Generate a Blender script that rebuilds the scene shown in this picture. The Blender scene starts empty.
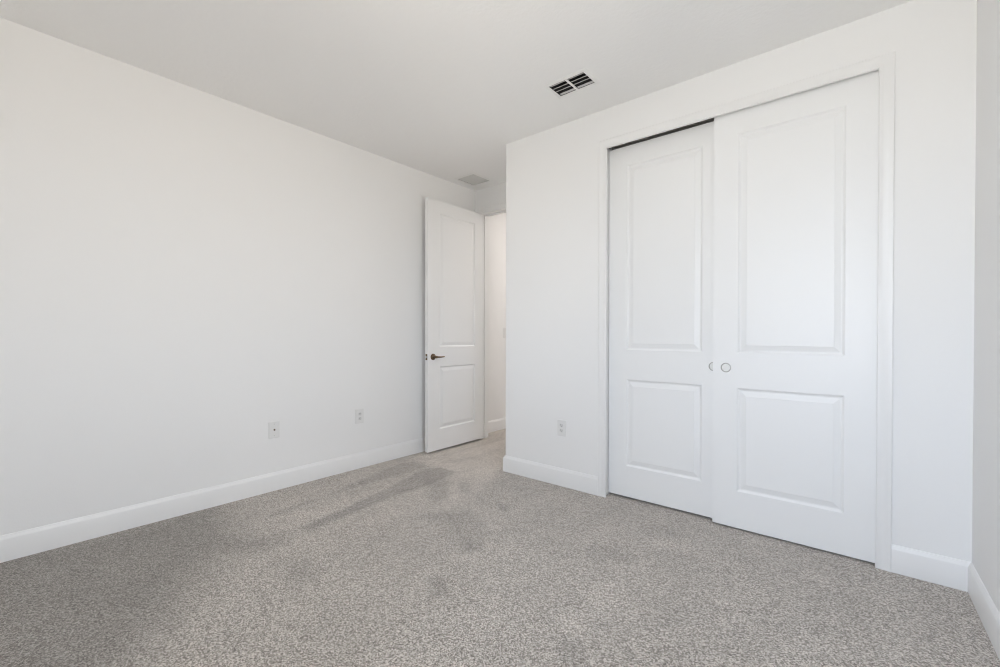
import bpy, bmesh, math, random
from mathutils import Matrix, Vector
random.seed(4)
C = bpy.context.scene.collection
S = bpy.context.scene

# ------------------------------------------------------------------ camera
F, YAW, PIT, ROL, CY, CH = 440.688, 0.69646, 0.00719, 0.0014, 337.106, 1.15409
fw = Vector((-math.sin(YAW)*math.cos(PIT), math.cos(YAW)*math.cos(PIT), -math.sin(PIT)))
rt = Vector((math.cos(YAW), math.sin(YAW), 0)); up = rt.cross(fw)
r2 = rt*math.cos(ROL) + up*math.sin(ROL); u2 = -rt*math.sin(ROL) + up*math.cos(ROL)
cd = bpy.data.cameras.new('camera'); cam = bpy.data.objects.new('camera', cd); C.objects.link(cam)
cd.sensor_width = 36; cd.lens = F*36/1000; cd.shift_y = (CY-333.5)/1000; cd.clip_start = 0.02
m = Matrix((r2, u2, -fw)).transposed().to_4x4(); m.translation = (0, 0, CH)
cam.matrix_world = m
S.camera = cam
S.view_settings.view_transform = 'Standard'; S.view_settings.look = 'None'
S.view_settings.exposure = 0.0; S.view_settings.gamma = 1; S.view_settings.use_curve_mapping = False
S.cycles.max_bounces = 14; S.cycles.diffuse_bounces = 10; S.cycles.glossy_bounces = 4
S.cycles.sample_clamp_indirect = 6
S.cycles.filter_width = 1.1

# ------------------------------------------------------------------ daylight
SKY = 12.2
W = bpy.data.worlds.new('sky'); S.world = W; W.use_nodes = True
wn = W.node_tree; wn.nodes.clear()
def nd(t, k, **kw):
    n = t.nodes.new(k)
    for a, b in kw.items():
        if hasattr(n, a): setattr(n, a, b)
    return n
tc = nd(wn, 'ShaderNodeTexCoord'); sp = nd(wn, 'ShaderNodeSeparateXYZ'); rp = nd(wn, 'ShaderNodeValToRGB')
bg = nd(wn, 'ShaderNodeBackground'); wo = nd(wn, 'ShaderNodeOutputWorld'); mr = nd(wn, 'ShaderNodeMapRange')
mr.inputs['From Min'].default_value = -1
wn.links.new(tc.outputs['Generated'], sp.inputs[0]); wn.links.new(sp.outputs['Z'], mr.inputs['Value'])
wn.links.new(mr.outputs[0], rp.inputs[0]); 
# the sky is a little bluer on one side (-y) and hazier on the other (+x)
ad = nd(wn, 'ShaderNodeMath', operation='ADD'); m2 = nd(wn, 'ShaderNodeMapRange'); mi = nd(wn, 'ShaderNodeMix'); mi.data_type = 'RGBA'
mi.inputs[6].default_value = (1.03, 1.035, 1.10, 1); mi.inputs[7].default_value = (0.87, 0.82, 0.80, 1)
m2.inputs['From Min'].default_value = -0.9; m2.inputs['From Max'].default_value = 0.9
wn.links.new(sp.outputs['X'], ad.inputs[0]); wn.links.new(sp.outputs['Y'], ad.inputs[1]); wn.links.new(ad.outputs[0], m2.inputs['Value'])
wn.links.new(m2.outputs[0], mi.inputs[0])
vm = nd(wn, 'ShaderNodeVectorMath', operation='MULTIPLY'); wn.links.new(rp.outputs[0], vm.inputs[0]); wn.links.new(mi.outputs[2], vm.inputs[1])
wn.links.new(vm.outputs[0], bg.inputs[0]); wn.links.new(bg.outputs[0], wo.inputs[0])
el = rp.color_ramp.elements
el[0].position = 0.44; el[0].color = (0.86, 0.80, 0.73, 1)       # ground outside
el[1].position = 0.52; el[1].color = (0.86, 0.91, 1.0, 1)        # hazy sky
e = el.new(1.0); e.color = (0.66, 0.78, 1.0, 1)
bg.inputs[1].default_value = SKY

# room dimensions (metres)
H = 2.74
XL = -3.353; XR = 0.3614; YC = 2.869; YE = 3.58; YB = -0.55; XT = -2.346
SR = 0.028                                                        # the right wall runs a little out of square
def xr(y): return XR + SR*(YC-y)
OX0, OX1, OZ = -1.437, 0.036, 2.459                              # closet opening
EX0, EX1, EZ = -3.262, -2.449, 2.462                             # entry opening
WX0, WX1, WZ0, WZ1 = -0.85, 0.36, 0.72, 2.30                     # window opening in the wall behind the camera
WY0, WY1 = 0.20, 1.52                                           # unseen window opening added in the right wall for its light
for nm, loc, sx, sy, rot in (('window_portal', ((WX0+WX1)/2, YB-0.10, (WZ0+WZ1)/2), WX1-WX0, WZ1-WZ0, (math.radians(90), 0, 0)),
                            ('window_portal', (xr((WY0+WY1)/2)+0.11, (WY0+WY1)/2, (WZ0+WZ1)/2), WY1-WY0, WZ1-WZ0, (math.radians(90), 0, math.radians(90)))):  # second portal belongs to the added side window
    ld = bpy.data.lights.new(nm, 'AREA'); ld.shape = 'RECTANGLE'; ld.size = sx; ld.size_y = sy; ld.cycles.is_portal = True
    lo = bpy.data.objects.new(nm, ld); lo.location = loc; lo.rotation_euler = rot; C.objects.link(lo)

# ------------------------------------------------------------------ materials
def mat(name, col, rough=0.5, metal=0.0, spec=0.5, bump=None, coat=0):
    M = bpy.data.materials.new(name); M.use_nodes = True; t = M.node_tree
    b = t.nodes['Principled BSDF']
    b.inputs['Base Color'].default_value = (*col, 1); b.inputs['Roughness'].default_value = rough
    b.inputs['Metallic'].default_value = metal; b.inputs['Specular IOR Level'].default_value = spec
    if coat: b.inputs['Coat Weight'].default_value = coat; b.inputs['Coat Roughness'].default_value = 0.3
    if bump:
        sc, st, dist, det = bump
        c = nd(t, 'ShaderNodeTexCoord'); n = nd(t, 'ShaderNodeTexNoise'); n.inputs['Scale'].default_value = sc
        n.inputs['Detail'].default_value = det; n.inputs['Roughness'].default_value = 0.55
        k = nd(t, 'ShaderNodeBump'); k.inputs['Strength'].default_value = st; k.inputs['Distance'].default_value = dist
        t.links.new(c.outputs['Object'], n.inputs['Vector']); t.links.new(n.outputs['Fac'], k.inputs['Height'])
        t.links.new(k.outputs[0], b.inputs['Normal'])
    return M
M_wall = mat('wall_paint', (0.83, 0.83, 0.826), 0.62, spec=0.35, bump=(140, 0.12, 0.002, 2))
M_ceil = mat('ceiling_paint', (0.89, 0.89, 0.885), 0.85, spec=0.2, bump=(38, 0.45, 0.004, 4))
M_trim = mat('trim_paint', (0.815, 0.815, 0.81), 0.36, spec=0.5, bump=(60, 0.03, 0.001, 2))
M_door = mat('door_paint', (0.84, 0.845, 0.845), 0.40, spec=0.5, bump=(220, 0.06, 0.0006, 3))
M_plate = mat('white_plastic', (0.76, 0.76, 0.75), 0.35)
M_recep = mat('receptacle_plastic', (0.70, 0.70, 0.69), 0.4)
M_dark = mat('dark_slot', (0.03, 0.03, 0.03), 0.6)
M_duct = mat('dark_duct_metal', (0.03, 0.03, 0.032), 0.7, metal=0.0)
M_vent = mat('vent_enamel', (0.85, 0.85, 0.84), 0.5)
M_louver = mat('louver_enamel', (0.55, 0.55, 0.54), 0.5)
M_grey = mat('grey_louver_enamel', (0.68, 0.68, 0.66), 0.6)
M_bronze = mat('aged_bronze', (0.18, 0.13, 0.085), 0.32, metal=1.0)
M_nickel = mat('satin_nickel', (0.50, 0.49, 0.47), 0.30, metal=1.0, bump=(300, 0.05, 0.0005, 2))
M_cup = mat('pull_cup_nickel', (0.74, 0.74, 0.72), 0.5, metal=0.4, bump=(260, 0.3, 0.001, 2))
M_track = mat('track_metal', (0.34, 0.33, 0.31), 0.5, metal=0.6)
M_closet = mat('closet_paint', (0.72, 0.72, 0.70), 0.8)
M_steel = mat('screw_steel', (0.62, 0.62, 0.60), 0.35, metal=1.0)

def carpet():
    M = bpy.data.materials.new('cut_pile_carpet'); M.use_nodes = True; t = M.node_tree; L = t.links.new
    b = t.nodes['Principled BSDF']; b.inputs['Roughness'].default_value = 1.0; b.inputs['Specular IOR Level'].default_value = 0.05
    b.inputs['Sheen Weight'].default_value = 0.25; b.inputs['Sheen Roughness'].default_value = 0.6
    c = nd(t, 'ShaderNodeTexCoord')
    def noise(scale, det, ro=0.6):
        n = nd(t, 'ShaderNodeTexNoise'); n.inputs['Scale'].default_value = scale; n.inputs['Detail'].default_value = det
        n.inputs['Roughness'].default_value = ro; L(c.outputs['Object'], n.inputs['Vector']); return n
    fine = noise(150, 2, 0.7); tuft = nd(t, 'ShaderNodeTexVoronoi'); tuft.inputs['Scale'].default_value = 230
    L(c.outputs['Object'], tuft.inputs['Vector'])
    r = nd(t, 'ShaderNodeValToRGB'); e = r.color_ramp.elements
    e[0].position = 0.10; e[0].color = (0.085, 0.068, 0.054, 1)
    e[1].position = 0.95; e[1].color = (0.82, 0.765, 0.70, 1)
    k = e.new(0.50); k.color = (0.375, 0.337, 0.297, 1)
    sep = nd(t, 'ShaderNodeSeparateColor'); L(tuft.outputs['Color'], sep.inputs[0])
    mx = nd(t, 'ShaderNodeMix'); mx.data_type = 'FLOAT'; mx.inputs[0].default_value = 0.62
    L(fine.outputs['Fac'], mx.inputs[2]); L(sep.outputs[0], mx.inputs[3]); L(mx.outputs[0], r.inputs[0])
    # pile marks: soft patches, footmarks, vacuum tracks; hall light painted into the alcove
    at = nd(t, 'ShaderNodeAttribute'); at.attribute_name = 'pile_lay_and_light'
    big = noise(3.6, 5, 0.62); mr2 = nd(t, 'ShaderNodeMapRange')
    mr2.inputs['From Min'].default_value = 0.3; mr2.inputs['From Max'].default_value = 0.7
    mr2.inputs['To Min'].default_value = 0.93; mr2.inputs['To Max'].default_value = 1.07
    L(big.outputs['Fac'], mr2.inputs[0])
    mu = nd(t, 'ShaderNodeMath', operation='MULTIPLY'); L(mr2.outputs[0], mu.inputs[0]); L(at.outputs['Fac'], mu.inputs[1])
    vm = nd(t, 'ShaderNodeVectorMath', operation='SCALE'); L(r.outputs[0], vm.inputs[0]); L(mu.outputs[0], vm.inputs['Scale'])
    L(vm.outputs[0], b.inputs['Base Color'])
    bp = nd(t, 'ShaderNodeBump'); bp.inputs['Strength'].default_value = 0.35; bp.inputs['Distance'].default_value = 0.004
    L(fine.outputs['Fac'], bp.inputs['Height']); L(bp.outputs[0], b.inputs['Normal'])
    return M
M_carpet = carpet()

def emit(name, col, s):
    M = bpy.data.materials.new(name); M.use_nodes = True; b = M.node_tree.nodes['Principled BSDF']
    b.inputs['Base Color'].default_value = (0.9, 0.9, 0.9, 1); b.inputs['Emission Color'].default_value = (*col, 1); b.inputs['Emission Strength'].default_value = s
    return M
M_lamp = emit('lit_opal_diffuser', (1.0, 0.97, 0.95), 18.0)
M_hall = emit('lit_hall_diffuser', (1.0, 0.92, 0.87), 78.0)
def glass():
    M = bpy.data.materials.new('window_glass'); M.use_nodes = True; t = M.node_tree; t.nodes.clear()
    o = nd(t, 'ShaderNodeOutputMaterial'); mx = nd(t, 'ShaderNodeMixShader'); f = nd(t, 'ShaderNodeFresnel')
    a = nd(t, 'ShaderNodeBsdfTransparent'); g = nd(t, 'ShaderNodeBsdfGlossy'); g.inputs['Roughness'].default_value = 0.02
    a.inputs[0].default_value = (0.96, 0.98, 0.97, 1)
    t.links.new(f.outputs[0], mx.inputs[0]); t.links.new(a.outputs[0], mx.inputs[1]); t.links.new(g.outputs[0], mx.inputs[2]); t.links.new(mx.outputs[0], o.inputs[0])
    return M
M_glass = glass()

# ------------------------------------------------------------------ mesh helpers
def link(name, bm, m, parent=None, smooth=False, loc=None, bevel=0, segs=2):
    bmesh.ops.remove_doubles(bm, verts=bm.verts, dist=1e-6)
    bmesh.ops.recalc_face_normals(bm, faces=bm.faces)
    me = bpy.data.meshes.new(name); bm.to_mesh(me); bm.free()
    ms = m if isinstance(m, (list, tuple)) else [m]
    for q in ms: me.materials.append(q)
    if smooth:
        for p in me.polygons: p.use_smooth = True
        me.set_sharp_from_angle(angle=math.radians(35))
    o = bpy.data.objects.new(name, me); C.objects.link(o)
    if parent: o.parent = parent
    if loc: o.location = loc
    if bevel:
        b = o.modifiers.new('bevel', 'BEVEL'); b.width = bevel; b.segments = segs; b.limit_method = 'ANGLE'; b.angle_limit = math.radians(40)
    return o
def box(bm, x0, x1, y0, y1, z0, z1, M=None):
    vs = [bm.verts.new((x, y, z)) for x in (x0, x1) for y in (y0, y1) for z in (z0, z1)]
    if M is not None:
        for v in vs: v.co = M @ v.co
    for f in ((0,1,3,2), (4,6,7,5), (0,4,5,1), (2,3,7,6), (0,2,6,4), (1,5,7,3)): bm.faces.new([vs[i] for i in f])
    return vs
def lathe(bm, prof, n=32, M=None, mi=0):                            # profile (radius, height) about local z
    rings = []
    for r, z in prof:
        if r < 1e-7: rings.append([bm.verts.new((0, 0, z))])
        else: rings.append([bm.verts.new((r*math.cos(2*math.pi*i/n), r*math.sin(2*math.pi*i/n), z)) for i in range(n)])
    vs = [v for R in rings for v in R]
    if M is not None:
        for v in vs: v.co = M @ v.co
    for a, b in zip(rings, rings[1:]):
        for i in range(n):
            j = (i+1) % n
            q = [a[i % len(a)], a[j % len(a)], b[j % len(b)], b[i % len(b)]]
            u = []
            for v in q:
                if v not in u: u.append(v)
            if len(u) > 2: bm.faces.new(u).material_index = mi
def grid_slab(bm, us, vs, holes, t0, t1, put):                    # slab over u,v with rectangular holes; put(u,v,t) -> xyz
    us = sorted(set(us) | {h[0] for h in holes} | {h[1] for h in holes}); vs = sorted(set(vs) | {h[2] for h in holes} | {h[3] for h in holes})
    def solid(i, j):
        if i < 0 or j < 0 or i >= len(us)-1 or j >= len(vs)-1: return False
        u = (us[i]+us[i+1])/2; v = (vs[j]+vs[j+1])/2
        return not any(h[0] < u < h[1] and h[2] < v < h[3] for h in holes)
    cache = {}
    def V(i, j, t):
        k = (i, j, t)
        if k not in cache: cache[k] = bm.verts.new(put(us[i], vs[j], t))
        return cache[k]
    for i in range(len(us)-1):
        for j in range(len(vs)-1):
            if not solid(i, j): continue
            for t in (t0, t1): bm.faces.new([V(i, j, t), V(i+1, j, t), V(i+1, j+1, t), V(i, j+1, t)])
            for di, dj, a, b in ((-1, 0, (0,0), (0,1)), (1, 0, (1,0), (1,1)), (0, -1, (0,0), (1,0)), (0, 1, (0,1), (1,1))):
                if not solid(i+di, j+dj):
                    bm.faces.new([V(i+a[0], j+a[1], t0), V(i+b[0], j+b[1], t0), V(i+b[0], j+b[1], t1), V(i+a[0], j+a[1], t1)])
def sweep(bm, path, prof, put, closed=False):                       # profile (offset to the left of the path, height) mitred along a 2D path
    n = len(path); rings = []
    for i, p in enumerate(path):
        p = Vector(p); d = []
        if i > 0 or closed: d.append((p-Vector(path[i-1])).normalized())
        if i < n-1 or closed: d.append((Vector(path[(i+1) % n])-p).normalized())
        ns = [Vector((-k.y, k.x)) for k in d]; nn = sum(ns, Vector((0, 0))).normalized(); s = 1/max(0.2, nn.dot(ns[0]))
        rings.append([bm.verts.new(put(p.x+nn.x*s*o, p.y+nn.y*s*o, h)) for o, h in prof])
    m_ = len(prof)
    for i in range(n if closed else n-1):
        a = rings[i]; b = rings[(i+1) % n]
        for k in range(m_): bm.faces.new([a[k], a[(k+1) % m_], b[(k+1) % m_], b[k]])
    if not closed: bm.faces.new(rings[0]); bm.faces.new(list(reversed(rings[-1])))
def struct(name, bm, m, **k):
    o = link(name, bm, m, **k); o['kind'] = 'structure'; return o
def tag(o, label, cat, group=None, kind=None):
    o['label'] = label; o['category'] = cat
    if group: o['group'] = group
    if kind: o['kind'] = kind
    return o
def thing(name, loc, rot=None):
    o = bpy.data.objects.new(name, None); o.empty_display_size = 0.1; C.objects.link(o); o.location = loc
    if rot: o.rotation_euler = rot
    return o

# ------------------------------------------------------------------ room shell
def in_poly(x, y, P):
    r = False; n = len(P)
    for i in range(n):
        x0, y0 = P[i]; x1, y1 = P[(i+1) % n]
        if (y0 > y) != (y1 > y) and x < (x1-x0)*(y-y0)/(y1-y0)+x0: r = not r
    return r
def seg_d(x, y, a, b):
    dx, dy = b[0]-a[0], b[1]-a[1]; t = max(0, min(1, ((x-a[0])*dx+(y-a[1])*dy)/(dx*dx+dy*dy+1e-12)))
    return math.hypot(x-a[0]-t*dx, y-a[1]-t*dy)
# vacuum tracks, footmarks, one broad darker area and painted hall light: (outline, strength, softness), metres
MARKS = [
    ([(-3.62, -0.11), (-3.37, 0.46), (-3.40, 0.90), (-3.35, 1.03), (-3.00, 1.04), (-2.51, 1.03), (-2.55, 0.83), (-2.43, 0.71), (-2.25, 0.60), (-2.07, 0.42), (-1.80, 0.29), (-1.92, -0.06)], -0.38, 0.20),  # broad darker area of carpet towards the near left
    ([(-3.42, 2.60), (-3.28, 2.86), (-3.23, 3.59), (-3.37, 3.80), (-3.39, 4.21), (-2.48, 2.97), (-2.38, 2.60), (-2.78, 2.53)], 0.24, 0.15),  # lighter alcove floor: hall lamp light painted into the carpet colour
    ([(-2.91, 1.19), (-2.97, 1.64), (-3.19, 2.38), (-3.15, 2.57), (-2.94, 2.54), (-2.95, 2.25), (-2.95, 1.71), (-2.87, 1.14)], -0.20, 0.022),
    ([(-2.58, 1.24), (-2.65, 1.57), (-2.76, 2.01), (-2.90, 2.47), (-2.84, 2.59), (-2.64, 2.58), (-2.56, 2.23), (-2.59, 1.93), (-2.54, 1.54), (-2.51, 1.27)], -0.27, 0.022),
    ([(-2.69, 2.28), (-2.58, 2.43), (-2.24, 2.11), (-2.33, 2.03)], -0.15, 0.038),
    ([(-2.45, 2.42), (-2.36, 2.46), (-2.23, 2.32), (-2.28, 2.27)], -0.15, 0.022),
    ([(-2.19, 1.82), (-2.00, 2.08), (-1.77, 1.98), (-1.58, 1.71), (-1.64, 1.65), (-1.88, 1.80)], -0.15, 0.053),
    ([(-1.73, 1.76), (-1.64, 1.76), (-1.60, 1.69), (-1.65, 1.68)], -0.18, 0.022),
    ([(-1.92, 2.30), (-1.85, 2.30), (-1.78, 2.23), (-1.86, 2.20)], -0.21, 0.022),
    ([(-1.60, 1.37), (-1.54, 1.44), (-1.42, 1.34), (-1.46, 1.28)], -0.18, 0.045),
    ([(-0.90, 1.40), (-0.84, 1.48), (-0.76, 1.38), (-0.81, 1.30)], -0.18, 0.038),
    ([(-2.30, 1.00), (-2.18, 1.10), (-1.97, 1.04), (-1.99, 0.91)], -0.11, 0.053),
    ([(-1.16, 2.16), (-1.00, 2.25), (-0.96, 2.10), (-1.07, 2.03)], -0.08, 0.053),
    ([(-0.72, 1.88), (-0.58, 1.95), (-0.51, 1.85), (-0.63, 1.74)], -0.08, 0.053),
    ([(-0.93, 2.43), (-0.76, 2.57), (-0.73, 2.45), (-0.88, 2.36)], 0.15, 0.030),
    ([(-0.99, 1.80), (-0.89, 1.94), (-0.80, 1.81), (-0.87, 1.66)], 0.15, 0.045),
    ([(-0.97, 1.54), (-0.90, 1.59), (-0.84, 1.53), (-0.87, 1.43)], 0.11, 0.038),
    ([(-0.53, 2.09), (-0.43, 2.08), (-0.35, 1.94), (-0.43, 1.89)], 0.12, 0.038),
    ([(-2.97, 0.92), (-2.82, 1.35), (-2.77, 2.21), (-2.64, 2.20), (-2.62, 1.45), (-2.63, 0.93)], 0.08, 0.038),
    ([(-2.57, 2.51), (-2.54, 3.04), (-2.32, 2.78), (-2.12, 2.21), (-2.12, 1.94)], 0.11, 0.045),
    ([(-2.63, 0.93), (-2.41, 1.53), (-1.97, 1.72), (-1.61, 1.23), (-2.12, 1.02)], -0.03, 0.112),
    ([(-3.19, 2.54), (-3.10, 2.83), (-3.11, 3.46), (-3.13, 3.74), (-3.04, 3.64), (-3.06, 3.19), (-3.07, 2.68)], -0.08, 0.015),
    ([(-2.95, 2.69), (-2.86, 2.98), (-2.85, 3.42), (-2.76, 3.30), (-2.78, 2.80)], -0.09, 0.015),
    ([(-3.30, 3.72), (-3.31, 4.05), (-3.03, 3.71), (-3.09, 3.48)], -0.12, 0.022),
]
def lay_and_light(x, y):
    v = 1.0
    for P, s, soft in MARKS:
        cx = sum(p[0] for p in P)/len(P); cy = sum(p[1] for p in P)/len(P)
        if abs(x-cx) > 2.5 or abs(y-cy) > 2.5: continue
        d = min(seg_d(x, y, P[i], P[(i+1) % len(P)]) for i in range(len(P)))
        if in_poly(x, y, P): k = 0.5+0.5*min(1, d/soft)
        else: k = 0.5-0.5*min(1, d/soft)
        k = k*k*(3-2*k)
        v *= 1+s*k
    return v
def build_floor():
    x0, x1, y0, y1 = XL-0.12, xr(YB)+0.12, YB-0.12, 6.2; st = 0.02
    nx = int((x1-x0)/st)+1; ny = int((y1-y0)/st)+1
    co = [(x0+(x1-x0)*i/nx, y0+(y1-y0)*j/ny, 0.0) for j in range(ny+1) for i in range(nx+1)]
    fs = [(j*(nx+1)+i, j*(nx+1)+i+1, (j+1)*(nx+1)+i+1, (j+1)*(nx+1)+i) for j in range(ny) for i in range(nx)]
    me = bpy.data.meshes.new('floor'); me.from_pydata(co, [], fs)
    a = me.attributes.new('pile_lay_and_light', 'FLOAT', 'POINT')
    a.data.foreach_set('value', [lay_and_light(c[0], c[1]) for c in co])
    me.materials.append(M_carpet)
    o = bpy.data.objects.new('floor', me); C.objects.link(o); o['kind'] = 'structure'
    s = o.modifiers.new('thickness', 'SOLIDIFY'); s.thickness = 0.02; s.offset = -1
build_floor()

V1 = (-1.580, -1.330, 2.372, 2.518)                               # supply register opening
V2 = (-3.235, -3.01, 3.185, 3.425)                               # grille near the entry
bm = bmesh.new()
grid_slab(bm, [XL-0.12, xr(YB)+0.12], [YB-0.12, 6.2], [V1, V2], H, H+0.02, lambda u, v, t: (u, v, t))
struct('ceiling', bm, M_ceil)

bm = bmesh.new(); box(bm, XL-0.12, XL, YB-0.12, YE+0.0, 0, H); struct('wall_left', bm, M_wall)
# closet wall: opening, and a rounded outside corner at the alcove
bm = bmesh.new()
R = 0.019; prof = [(OX0-0.018, YC), (OX0-0.018, YC+0.115), (XT+0.115, YC+0.115), (XT, YC+0.115)]
prof += [(XT+R-R*math.cos(a), YC+R-R*math.sin(a)) for a in [math.pi/2*k/8 for k in range(9)]]
vb = [bm.verts.new((x, y, 0)) for x, y in prof]; vt = [bm.verts.new((x, y, H)) for x, y in prof]
for i in range(len(prof)):
    j = (i+1) % len(prof); bm.faces.new([vb[i], vb[j], vt[j], vt[i]])
bm.faces.new(vb); bm.faces.new(list(reversed(vt)))
HZ = 2.512
box(bm, OX0-0.018, OX1+0.018, YC, YC+0.115, HZ, H); box(bm, OX1+0.018, XR+0.12, YC, YC+0.115, 0, H)
struct('wall_closet', bm, M_wall, smooth=True)
bm = bmesh.new(); box(bm, XT, XT+0.115, YC+0.115, YE, 0, H); struct('wall_alcove_side', bm, M_wall)
bm = bmesh.new()
grid_slab(bm, [XL-0.12, XT+0.12], [0, H], [(EX0-0.02, EX1+0.02, -0.01, EZ+0.02)], YE, YE+0.115, lambda u, v, t: (u, t, max(0, v)))
struct('wall_entry', bm, M_wall)
bm = bmesh.new()
box(bm, XT+0.115, XR+0.35, YE-0.02, YE+0.10, 0, H); box(bm, XR+0.03, XR+0.13, YC+0.115, YE-0.02, 0, H)
struct('wall_closet_back', bm, M_closet)
bm = bmesh.new()
grid_slab(bm, [YB-0.12, YC], [0, H], [(WY0, WY1, WZ0, WZ1)], 0, 0.12, lambda u, v, t: (xr(u)+t, u, v))
struct('wall_right', bm, M_wall)
bm = bmesh.new()
grid_slab(bm, [XL, xr(YB)+0.005], [0, H], [(WX0, WX1, WZ0, WZ1)], YB-0.12, YB, lambda u, v, t: (u, t, v))
struct('wall_window', bm, M_wall)
# hall beyond the entry
XHL, XHR, YHE = -3.404, -1.95, 5.9
bm = bmesh.new(); box(bm, XHL-0.12, XHL, YE+0.115, YHE, 0, H); struct('wall_hall_left', bm, M_wall)
bm = bmesh.new(); box(bm, XHR, XHR+0.12, YE+0.10, YHE, 0, H); struct('wall_hall_right', bm, M_wall)
bm = bmesh.new(); box(bm, XHL-0.12, XHR+0.12, YHE, YHE+0.12, 0, H); struct('wall_hall_end', bm, M_wall)

# ------------------------------------------------------------------ skirting, casings, jambs
BP = [(0, 0), (0.014, 0), (0.014, 0.110), (0.012, 0.116), (0.0065, 0.124), (0.004, 0.131), (0.0, 0.133)]
def baseboard(name, path):
    bm = bmesh.new(); sweep(bm, path, BP, lambda x, y, z: (x, y, z)); struct(name, bm, M_trim, smooth=True)
baseboard('baseboard_left', [(XL, YE), (XL, YB)])                  # offset to the left of the path = into the room
baseboard('baseboard_closet', [(OX0-0.04, YC), (XT+0.006, YC), (XT+0.006, YE)])
baseboard('baseboard_closet_right', [(XR, YC), (OX1+0.056, YC)])
baseboard('baseboard_right', [(xr(YB), YB), (XR, YC)])
baseboard('baseboard_window', [(XL, YB), (xr(YB), YB)])
baseboard('baseboard_hall', [(XHL, YHE), (XHL, YE+0.13)])
# casing profile: offset away from the opening, protrusion from the wall
CP = [(0, 0), (0, 0.009), (0.004, 0.0125), (0.012, 0.0125), (0.017, 0.0105), (0.040, 0.013), (0.048, 0.0155), (0.056, 0.0155), (0.060, 0.012), (0.060, 0)]
def casing(name, x0, x1, z, ywall, sgn, m=M_trim):
    bm = bmesh.new()
    sweep(bm, [(x1, 0), (x1, z), (x0, z), (x0, 0)], [(-o, h) for o, h in CP], lambda x, zz, h: (x, ywall-sgn*h, zz))
    struct(name, bm, m, smooth=True)
casing('trim_1', OX0+0.020, OX1-0.004, OZ, YC, 1)
casing('trim_2', EX0-0.004, EX1+0.004, EZ+0.004, YE, 1)
casing('trim_3', EX0-0.004, EX1+0.004, EZ+0.004, YE+0.115, -1)
bm = bmesh.new()                                                   # closet jambs and head
box(bm, OX0-0.018, OX0, YC, YC+0.115, 0, HZ); box(bm, OX1, OX1+0.018, YC, YC+0.115, 0, HZ)
struct('trim_4', bm, M_trim)
bm = bmesh.new()                                                   # entry jamb with stop
sweep(bm, [(EX1, 0), (EX1, EZ), (EX0, EZ), (EX0, 0)], [(0, 0), (0, 0.045), (0.011, 0.045), (0.011, 0.083), (0, 0.083), (0, 0.115), (-0.019, 0.115), (-0.019, 0)],
      lambda x, z, h: (x, YE+h, z))
struct('trim_5', bm, M_trim)

# ------------------------------------------------------------------ panelled doors
def panel_door(bm, w, z0, z1, th, panels):
    """Moulded two-panel slab in x 0..w, front face at y=0 (towards -y), back at y=th."""
    def face(yf, s):
        us = [0, w]; 
        grid = {}
        uu = sorted({0, w} | {p[0] for p in panels} | {p[1] for p in panels}); vv = sorted({z0, z1} | {p[2] for p in panels} | {p[3] for p in panels})
        def V(x, z): 
            k = (round(x, 5), round(z, 5))
            if k not in grid: grid[k] = bm.verts.new((x, yf, z))
            return grid[k]
        for i in range(len(uu)-1):
            for j in range(len(vv)-1):
                u = (uu[i]+uu[i+1])/2; v = (vv[j]+vv[j+1])/2
                if any(p[0] < u < p[1] and p[2] < v < p[3] for p in panels): continue
                bm.faces.new([V(uu[i], vv[j]), V(uu[i+1], vv[j]), V(uu[i+1], vv[j+1]), V(uu[i], vv[j+1])])
        for p in panels:
            prev = [V(p[0], p[2]), V(p[1], p[2]), V(p[1], p[3]), V(p[0], p[3])]
            # ogee down, flat, bevel up to the raised field
            for o, d in ((0.003, 0.0012), (0.008, 0.006), (0.013, 0.0092), (0.019, 0.0095), (0.022, 0.0085), (0.044, 0.0026), (0.047, 0.0012), (0.0475, 0.0012)):
                cur = [bm.verts.new((x, yf+s*d, z)) for x, z in ((p[0]+o, p[2]+o), (p[1]-o, p[2]+o), (p[1]-o, p[3]-o), (p[0]+o, p[3]-o))]
                for k in range(4): bm.faces.new([prev[k], prev[(k+1) % 4], cur[(k+1) % 4], cur[k]])
                prev = cur
            bm.faces.new(prev)
    face(0, 1); face(th, -1)
    uu = sorted({0, w} | {p[0] for p in panels} | {p[1] for p in panels}); vv = sorted({z0, z1} | {p[2] for p in panels} | {p[3] for p in panels})
    bm.verts.ensure_lookup_table()
    for i in range(len(uu)-1):
        for z in (z0, z1): bm.faces.new([bm.verts.new((uu[i], 0, z)), bm.verts.new((uu[i+1], 0, z)), bm.verts.new((uu[i+1], th, z)), bm.verts.new((uu[i], th, z))])
    for j in range(len(vv)-1):
        for x in (0, w): bm.faces.new([bm.verts.new((x, 0, vv[j])), bm.verts.new((x, 0, vv[j+1])), bm.verts.new((x, th, vv[j+1])), bm.verts.new((x, th, vv[j]))])
def ring_pull(parent, x, y, z):
    bm = bmesh.new(); M = Matrix.Translation((x, y, z)) @ Matrix.Rotation(math.radians(90), 4, 'X')
    lathe(bm, [(0.0285, -0.001), (0.0285, 0.0012), (0.0272, 0.0026), (0.0245, 0.0028), (0.0228, 0.0016)], 40, M, 0)
    lathe(bm, [(0.0228, 0.0016), (0.0215, 0.0004), (0.017, 0.0003), (0.010, 0.0006), (0, 0.0008)], 40, M, 1)
    return link('finger_pull', bm, [M_nickel, M_cup], parent, smooth=True)
TH = 0.035; DW = 0.765
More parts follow.
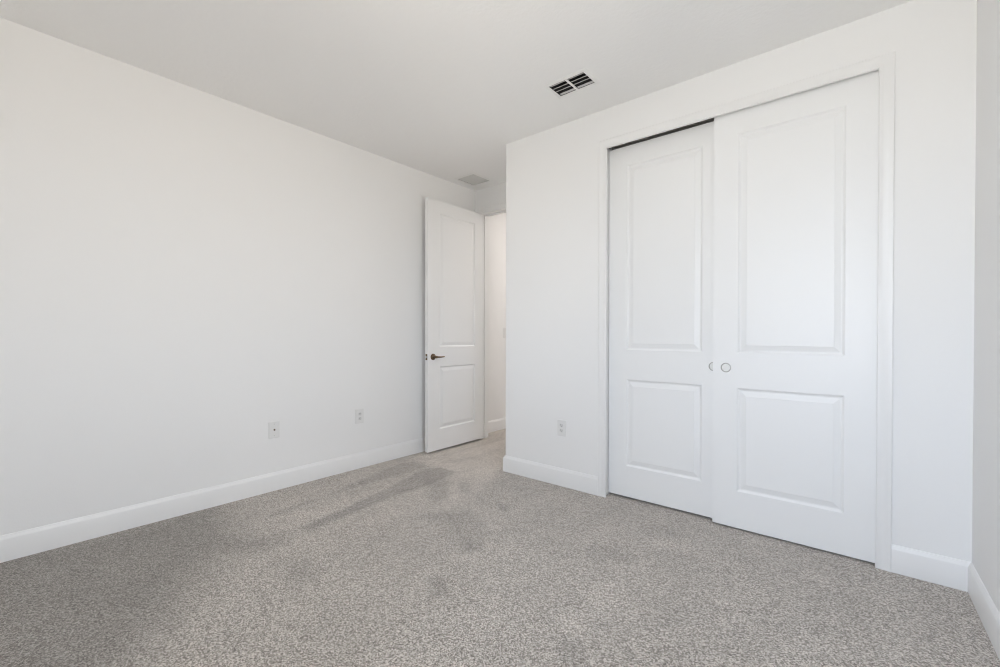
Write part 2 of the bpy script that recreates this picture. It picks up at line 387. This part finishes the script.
def closet_door(name, x, y, z0, z1, pz, label, pull_u):
    d = thing(name, (x, y, 0))
    bm = bmesh.new(); panel_door(bm, DW, z0, z1, TH, [(0.132, DW-0.132, *pz[0]), (0.132, DW-0.132, *pz[1])])
    link('door_slab', bm, M_door, d)
    ring_pull(d, pull_u, 0, 0.955)['label'] = 'round satin nickel finger pull'
    tag(d, label, 'door', kind='structure')
    return d
PZ = ((0.226, 0.838), (1.042, 2.335))
closet_door('door_2', OX0+0.003, 2.938, 0.014, 2.468, PZ, 'white two-panel sliding closet door on the left, set behind the other one', 0.700)
closet_door('door_3', -0.7255, 2.889, 0.010, 2.476, PZ, 'white two-panel sliding closet door on the right, in front and fully in view', 0.072)
bm = bmesh.new()                                                   # head track: top plate and three lips
box(bm, OX0+0.001, OX1-0.001, YC+0.015, YC+0.112, 2.500, 2.511)
box(bm, OX0+0.001, OX1-0.001, YC+0.015, YC+0.018, 2.480, 2.500); box(bm, OX0+0.001, OX1-0.001, YC+0.058, YC+0.061, 2.480, 2.500); box(bm, OX0+0.001, OX1-0.001, YC+0.1115, YC+0.114, 2.470, 2.500)
tag(link('sliding_door_track', bm, M_track), 'dark metal sliding track above the closet doors', 'door track')

# entry door, opened against the left wall
A = math.radians(-90+0.4)
hx, hy = EX0+0.002, YE-0.004
d1 = thing('door_1', (hx, hy, 0))
d1.rotation_euler = (0, 0, A)                                      # local +x runs from hinge to free edge
EW = 0.800
bm = bmesh.new(); panel_door(bm, EW, 0.020, 2.452, TH, [(0.135, EW-0.155, 0.220, 0.836), (0.135, EW-0.155, 1.023, 2.333)])
link('door_slab', bm, M_trim, d1)
tag(d1, 'white two-panel entry door standing open against the left wall, with a bronze lever', 'door', kind='structure')
def MX(*a): return Matrix.Translation(a)
# the face seen from the room is local y = TH (towards +x world)
def lever(parent, side):
    h = bpy.data.objects.new('door_handle', None); C.objects.link(h); h.parent = parent
    h.location = (EW-0.068, TH if side > 0 else 0, 0.932); h.rotation_euler = (math.radians(-90) if side > 0 else math.radians(90), 0, 0)
    h['label'] = 'aged bronze lever handle'
    bm = bmesh.new(); lathe(bm, [(0, 0), (0.031, 0), (0.031, 0.004), (0.028, 0.009), (0.015, 0.013), (0.0115, 0.016), (0.0105, 0.040), (0.0125, 0.046), (0.0125, 0.056), (0.009, 0.060), (0, 0.0605)], 32)
    link('rose', bm, M_bronze, h, smooth=True)
    bm = bmesh.new(); n = 14; rings = []
    for i in range(n+1):
        t = i/n; x = -0.005-0.108*t; zz = 0.051+0.004*math.sin(t*math.pi)-0.006*t*t; yy = 0.0015*math.sin(t*math.pi*1.2)*side
        rx = 0.0085*(1-0.35*t)*(0.35 if i == n else 1); rz = 0.0058*(1-0.25*t)*(0.35 if i == n else 1)
        rings.append([bm.verts.new((x, yy+rx*math.cos(a), zz+rz*math.sin(a))) for a in [2*math.pi*k/12 for k in range(12)]])
    for a, b in zip(rings, rings[1:]):
        for k in range(12): bm.faces.new([a[k], a[(k+1) % 12], b[(k+1) % 12], b[k]])
    bm.faces.new(rings[0]); bm.faces.new(list(reversed(rings[-1])))
    link('lever', bm, M_bronze, h, smooth=True)
lever(d1, 1)
bm = bmesh.new(); box(bm, EW-0.001, EW+0.0012, TH/2-0.0125, TH/2+0.0125, 0.903, 0.961)
lp = link('latch_plate', bm, M_bronze, d1, bevel=0.002); lp['label'] = 'bronze latch plate on the door edge'
bm = bmesh.new(); box(bm, EW+0.001, EW+0.009, TH/2-0.006, TH/2+0.007, 0.922, 0.943); link('latch_bolt', bm, M_steel, d1, bevel=0.003)
for z in (0.25, 0.93, 1.60, 2.25):
    bm = bmesh.new(); lathe(bm, [(0, 0), (0.006, 0), (0.006, 0.089), (0.0035, 0.094), (0, 0.095)], 14, MX(-0.003, -0.005, z-0.045))
    box(bm, 0.0, 0.030, -0.0015, 0.0005, z-0.044, z+0.044)
    link('hinge', bm, M_bronze, d1, smooth=True)

# ------------------------------------------------------------------ wall plates
PW, PH = 0.078, 0.122
def wall_plate(kind, loc, rz, label, cat, group=None):             # local: plate lies in x-z, faces -y
    t = thing({'duplex': 'electrical_outlet', 'coax': 'coaxial_wall_jack', 'switch': 'light_switch'}[kind], loc, (0, 0, rz))
    tag(t, label, cat, group)
    bm = bmesh.new(); box(bm, -PW/2, PW/2, -0.0065, 0, -PH/2, PH/2); link('wall_plate', bm, M_plate, t, bevel=0.004, segs=3)
    def screw(z):
        bm = bmesh.new(); lathe(bm, [(0.0034, 0), (0.0034, 0.0012), (0.0022, 0.0018), (0, 0.0018)], 16, MX(0, -0.0063, z) @ Matrix.Rotation(math.radians(90), 4, 'X'))
        link('screw', bm, M_plate if kind != 'coax' else M_steel, t, smooth=True)
    if kind == 'duplex':
        screw(0)
        for z in (-0.0195, 0.0195):
            bm = bmesh.new(); pr = []
            for k in range(28):
                a = 2*math.pi*k/28; pr.append((0.0172*math.cos(a), max(-0.0140, min(0.0140, 0.0175*math.sin(a)))))
            f = [bm.verts.new((x, -0.0082, z+q)) for x, q in pr]; b = [bm.verts.new((x, -0.0055, z+q)) for x, q in pr]
            for k in range(28): bm.faces.new([f[k], f[(k+1) % 28], b[(k+1) % 28], b[k]])
            bm.faces.new(f); bm.faces.new(b[::-1]); r = link('receptacle', bm, M_recep, t)
            bm = bmesh.new()
            box(bm, -0.0078, -0.0052, -0.0085, -0.008, z-0.001, z+0.0085); box(bm, 0.0052, 0.0078, -0.0085, -0.008, z-0.0005, z+0.0078)
            lathe(bm, [(0, 0), (0.0028, 0), (0.0028, 0.0006), (0, 0.0006)], 12, MX(0, -0.008, z-0.0075) @ Matrix.Rotation(math.radians(90), 4, 'X'))
            link('slots', bm, M_dark, r)
    elif kind == 'coax':
        screw(0.042); screw(-0.042)
        bm = bmesh.new(); lathe(bm, [(0.0070, 0), (0.0070, 0.002), (0.0052, 0.002), (0.0050, 0.009), (0.0038, 0.010), (0.0038, 0.004), (0, 0.004)], 6, MX(0, -0.006, 0) @ Matrix.Rotation(math.radians(90), 4, 'X'))
        j = link('coaxial_connector', bm, M_bronze, t); j['label'] = 'dark threaded coaxial connector'
    else:
        bm = bmesh.new(); box(bm, -0.0165, 0.0165, -0.0095, -0.006, -0.033, 0.033); link('rocker', bm, M_plate, t, bevel=0.0015)
        screw(0.048); screw(-0.048)
    return t
wall_plate('coax', (XL, 1.418, 0.447), math.radians(90), 'white coaxial cable wall plate with dark centre connector low on the left wall', 'wall jack')
wall_plate('duplex', (XL, 2.128, 0.446), math.radians(90), 'white duplex electrical outlet low on the left wall, beside the open door', 'outlet', 'electrical outlets near the floor')
wall_plate('duplex', (-1.784, YC, 0.441), 0, 'white duplex electrical outlet low on the wall to the left of the closet', 'outlet', 'electrical outlets near the floor')
wall_plate('switch', (XHL, 4.175, 1.165), math.radians(90), 'white light switch on the hall wall, seen through the doorway beside the corner', 'light switch')

# ------------------------------------------------------------------ ceiling register and grille
def vent(name, V, label, cat, border, banks, n, tilt, pitch_w, m_l, depth, thick=0.0012, along='x'):
    x0, x1, y0, y1 = V; cx, cy = (x0+x1)/2, (y0+y1)/2
    t = thing(name, (cx, cy, H)); tag(t, label, cat)
    w, l = (x1-x0)/2, (y1-y0)/2
    bm = bmesh.new()
    pr = [(-0.0, 0.0), (-0.0, -0.0045), (0.004, -0.005), (border-0.006, -0.004), (border, -0.001), (border, 0)]
    sweep(bm, [(-w, -l), (-w, l), (w, l), (w, -l)], pr, lambda x, y, z: (x, y, z), closed=True)
    link('vent_frame', bm, M_vent, t, smooth=True)
    bm = bmesh.new()
    bt = 0.001
    for a in ((-w, -w+bt, -l, l), (w-bt, w, -l, l), (-w, w, -l, -l+bt), (-w, w, l-bt, l)): box(bm, *a, -0.002, depth)
    box(bm, -w, w, -l, l, depth-0.002, depth)
    link('duct', bm, M_duct, t)
    if banks > 1:
        bm = bmesh.new(); box(bm, -0.006, 0.006, -l, l, -0.0050, 0.001); link('center_bar', bm, M_vent, t)
    for b in range(banks):
        u0 = -w + b*2*w/banks + (0.007 if b else 0.0015); u1 = -w + (b+1)*2*w/banks - (0.007 if b < banks-1 else 0.0015)
        for k in range(n):
            y = -l + (k+0.5)*2*l/n
            last = banks > 1 and k == n-1                          # the last blade is bent down flatter
            bm = bmesh.new(); M = MX(0, y+(0.010 if last else 0), 0.003) @ Matrix.Rotation(math.radians(-14) if last else tilt, 4, 'X')
            pw = pitch_w*(0.9 if last else 1); box(bm, u0, u1, -pw/2, pw/2, -thick/2, thick/2, M)
            link('louver', bm, m_l, t)
vent('ceiling_register', V1, 'white ceiling air register with two banks of dark louvers in front of the closet', 'air vent', 0.026, 2, 4, math.radians(22), 0.020, M_louver, 0.16)
vent('ceiling_grille', V2, 'square grey air grille on the ceiling of the entry alcove above the open door', 'air vent', 0.028, 1, 11, math.radians(-38), 0.026, M_grey, 0.10)

# ------------------------------------------------------------------ lamps
def ceiling_light(x, y, m_, r, label):
    t = thing('ceiling_light', (x, y, H)); tag(t, label, 'light')
    Z = Matrix.Scale(-1, 4, (0, 0, 1))
    bm = bmesh.new(); lathe(bm, [(0, 0), (r+0.008, 0), (r+0.008, 0.016), (r+0.002, 0.020), (r-0.004, 0.018)], 48, Z); link('base_ring', bm, M_vent, t, smooth=True)
    bm = bmesh.new(); lathe(bm, [(r-0.002, 0.014)] + [((r-0.002)*math.cos(a), 0.014+0.040*math.sin(a)) for a in [math.pi/2*k/8 for k in range(1, 8)]] + [(0, 0.054)], 48, Z)
    link('diffuser', bm, m_, t, smooth=True)
ceiling_light(-1.42, 1.10, M_lamp, 0.150, 'round flush ceiling light with lit opal diffuser in the middle of the bedroom ceiling')
ceiling_light(-2.65, 5.15, M_hall, 0.150, 'round flush ceiling light with lit warm diffuser on the hall ceiling')

# ------------------------------------------------------------------ windows: behind the camera, and one added in the right wall
def window(name, loc, rz, w, h):
    win = thing(name, loc, (0, 0, rz)); win['kind'] = 'structure'; hw = w/2
    bm = bmesh.new(); sweep(bm, [(-hw, 0), (-hw, h), (hw, h), (hw, 0)], [(0, -0.03), (0, 0.03), (-0.05, 0.03), (-0.05, -0.03)], lambda x, z, q: (x, q, z), closed=True)
    box(bm, -hw+0.05, hw-0.05, -0.02, 0.02, h/2-0.02, h/2+0.02)
    link('window_frame', bm, M_trim, win)
    bm = bmesh.new(); box(bm, -hw+0.045, hw-0.045, -0.003, 0.003, 0.045, h-0.045); link('pane', bm, M_glass, win)
    bm = bmesh.new(); box(bm, -hw-0.03, hw+0.03, 0.0, 0.10, -0.022, 0.0); link('window_sill', bm, M_trim, win, bevel=0.004)
window('window_1', ((WX0+WX1)/2, YB-0.07, WZ0), 0, WX1-WX0, WZ1-WZ0)
window('added_window_2', (xr((WY0+WY1)/2)+0.07, (WY0+WY1)/2, WZ0), math.radians(90)+SR, WY1-WY0, WZ1-WZ0)  # unseen window, added to brighten the left wall
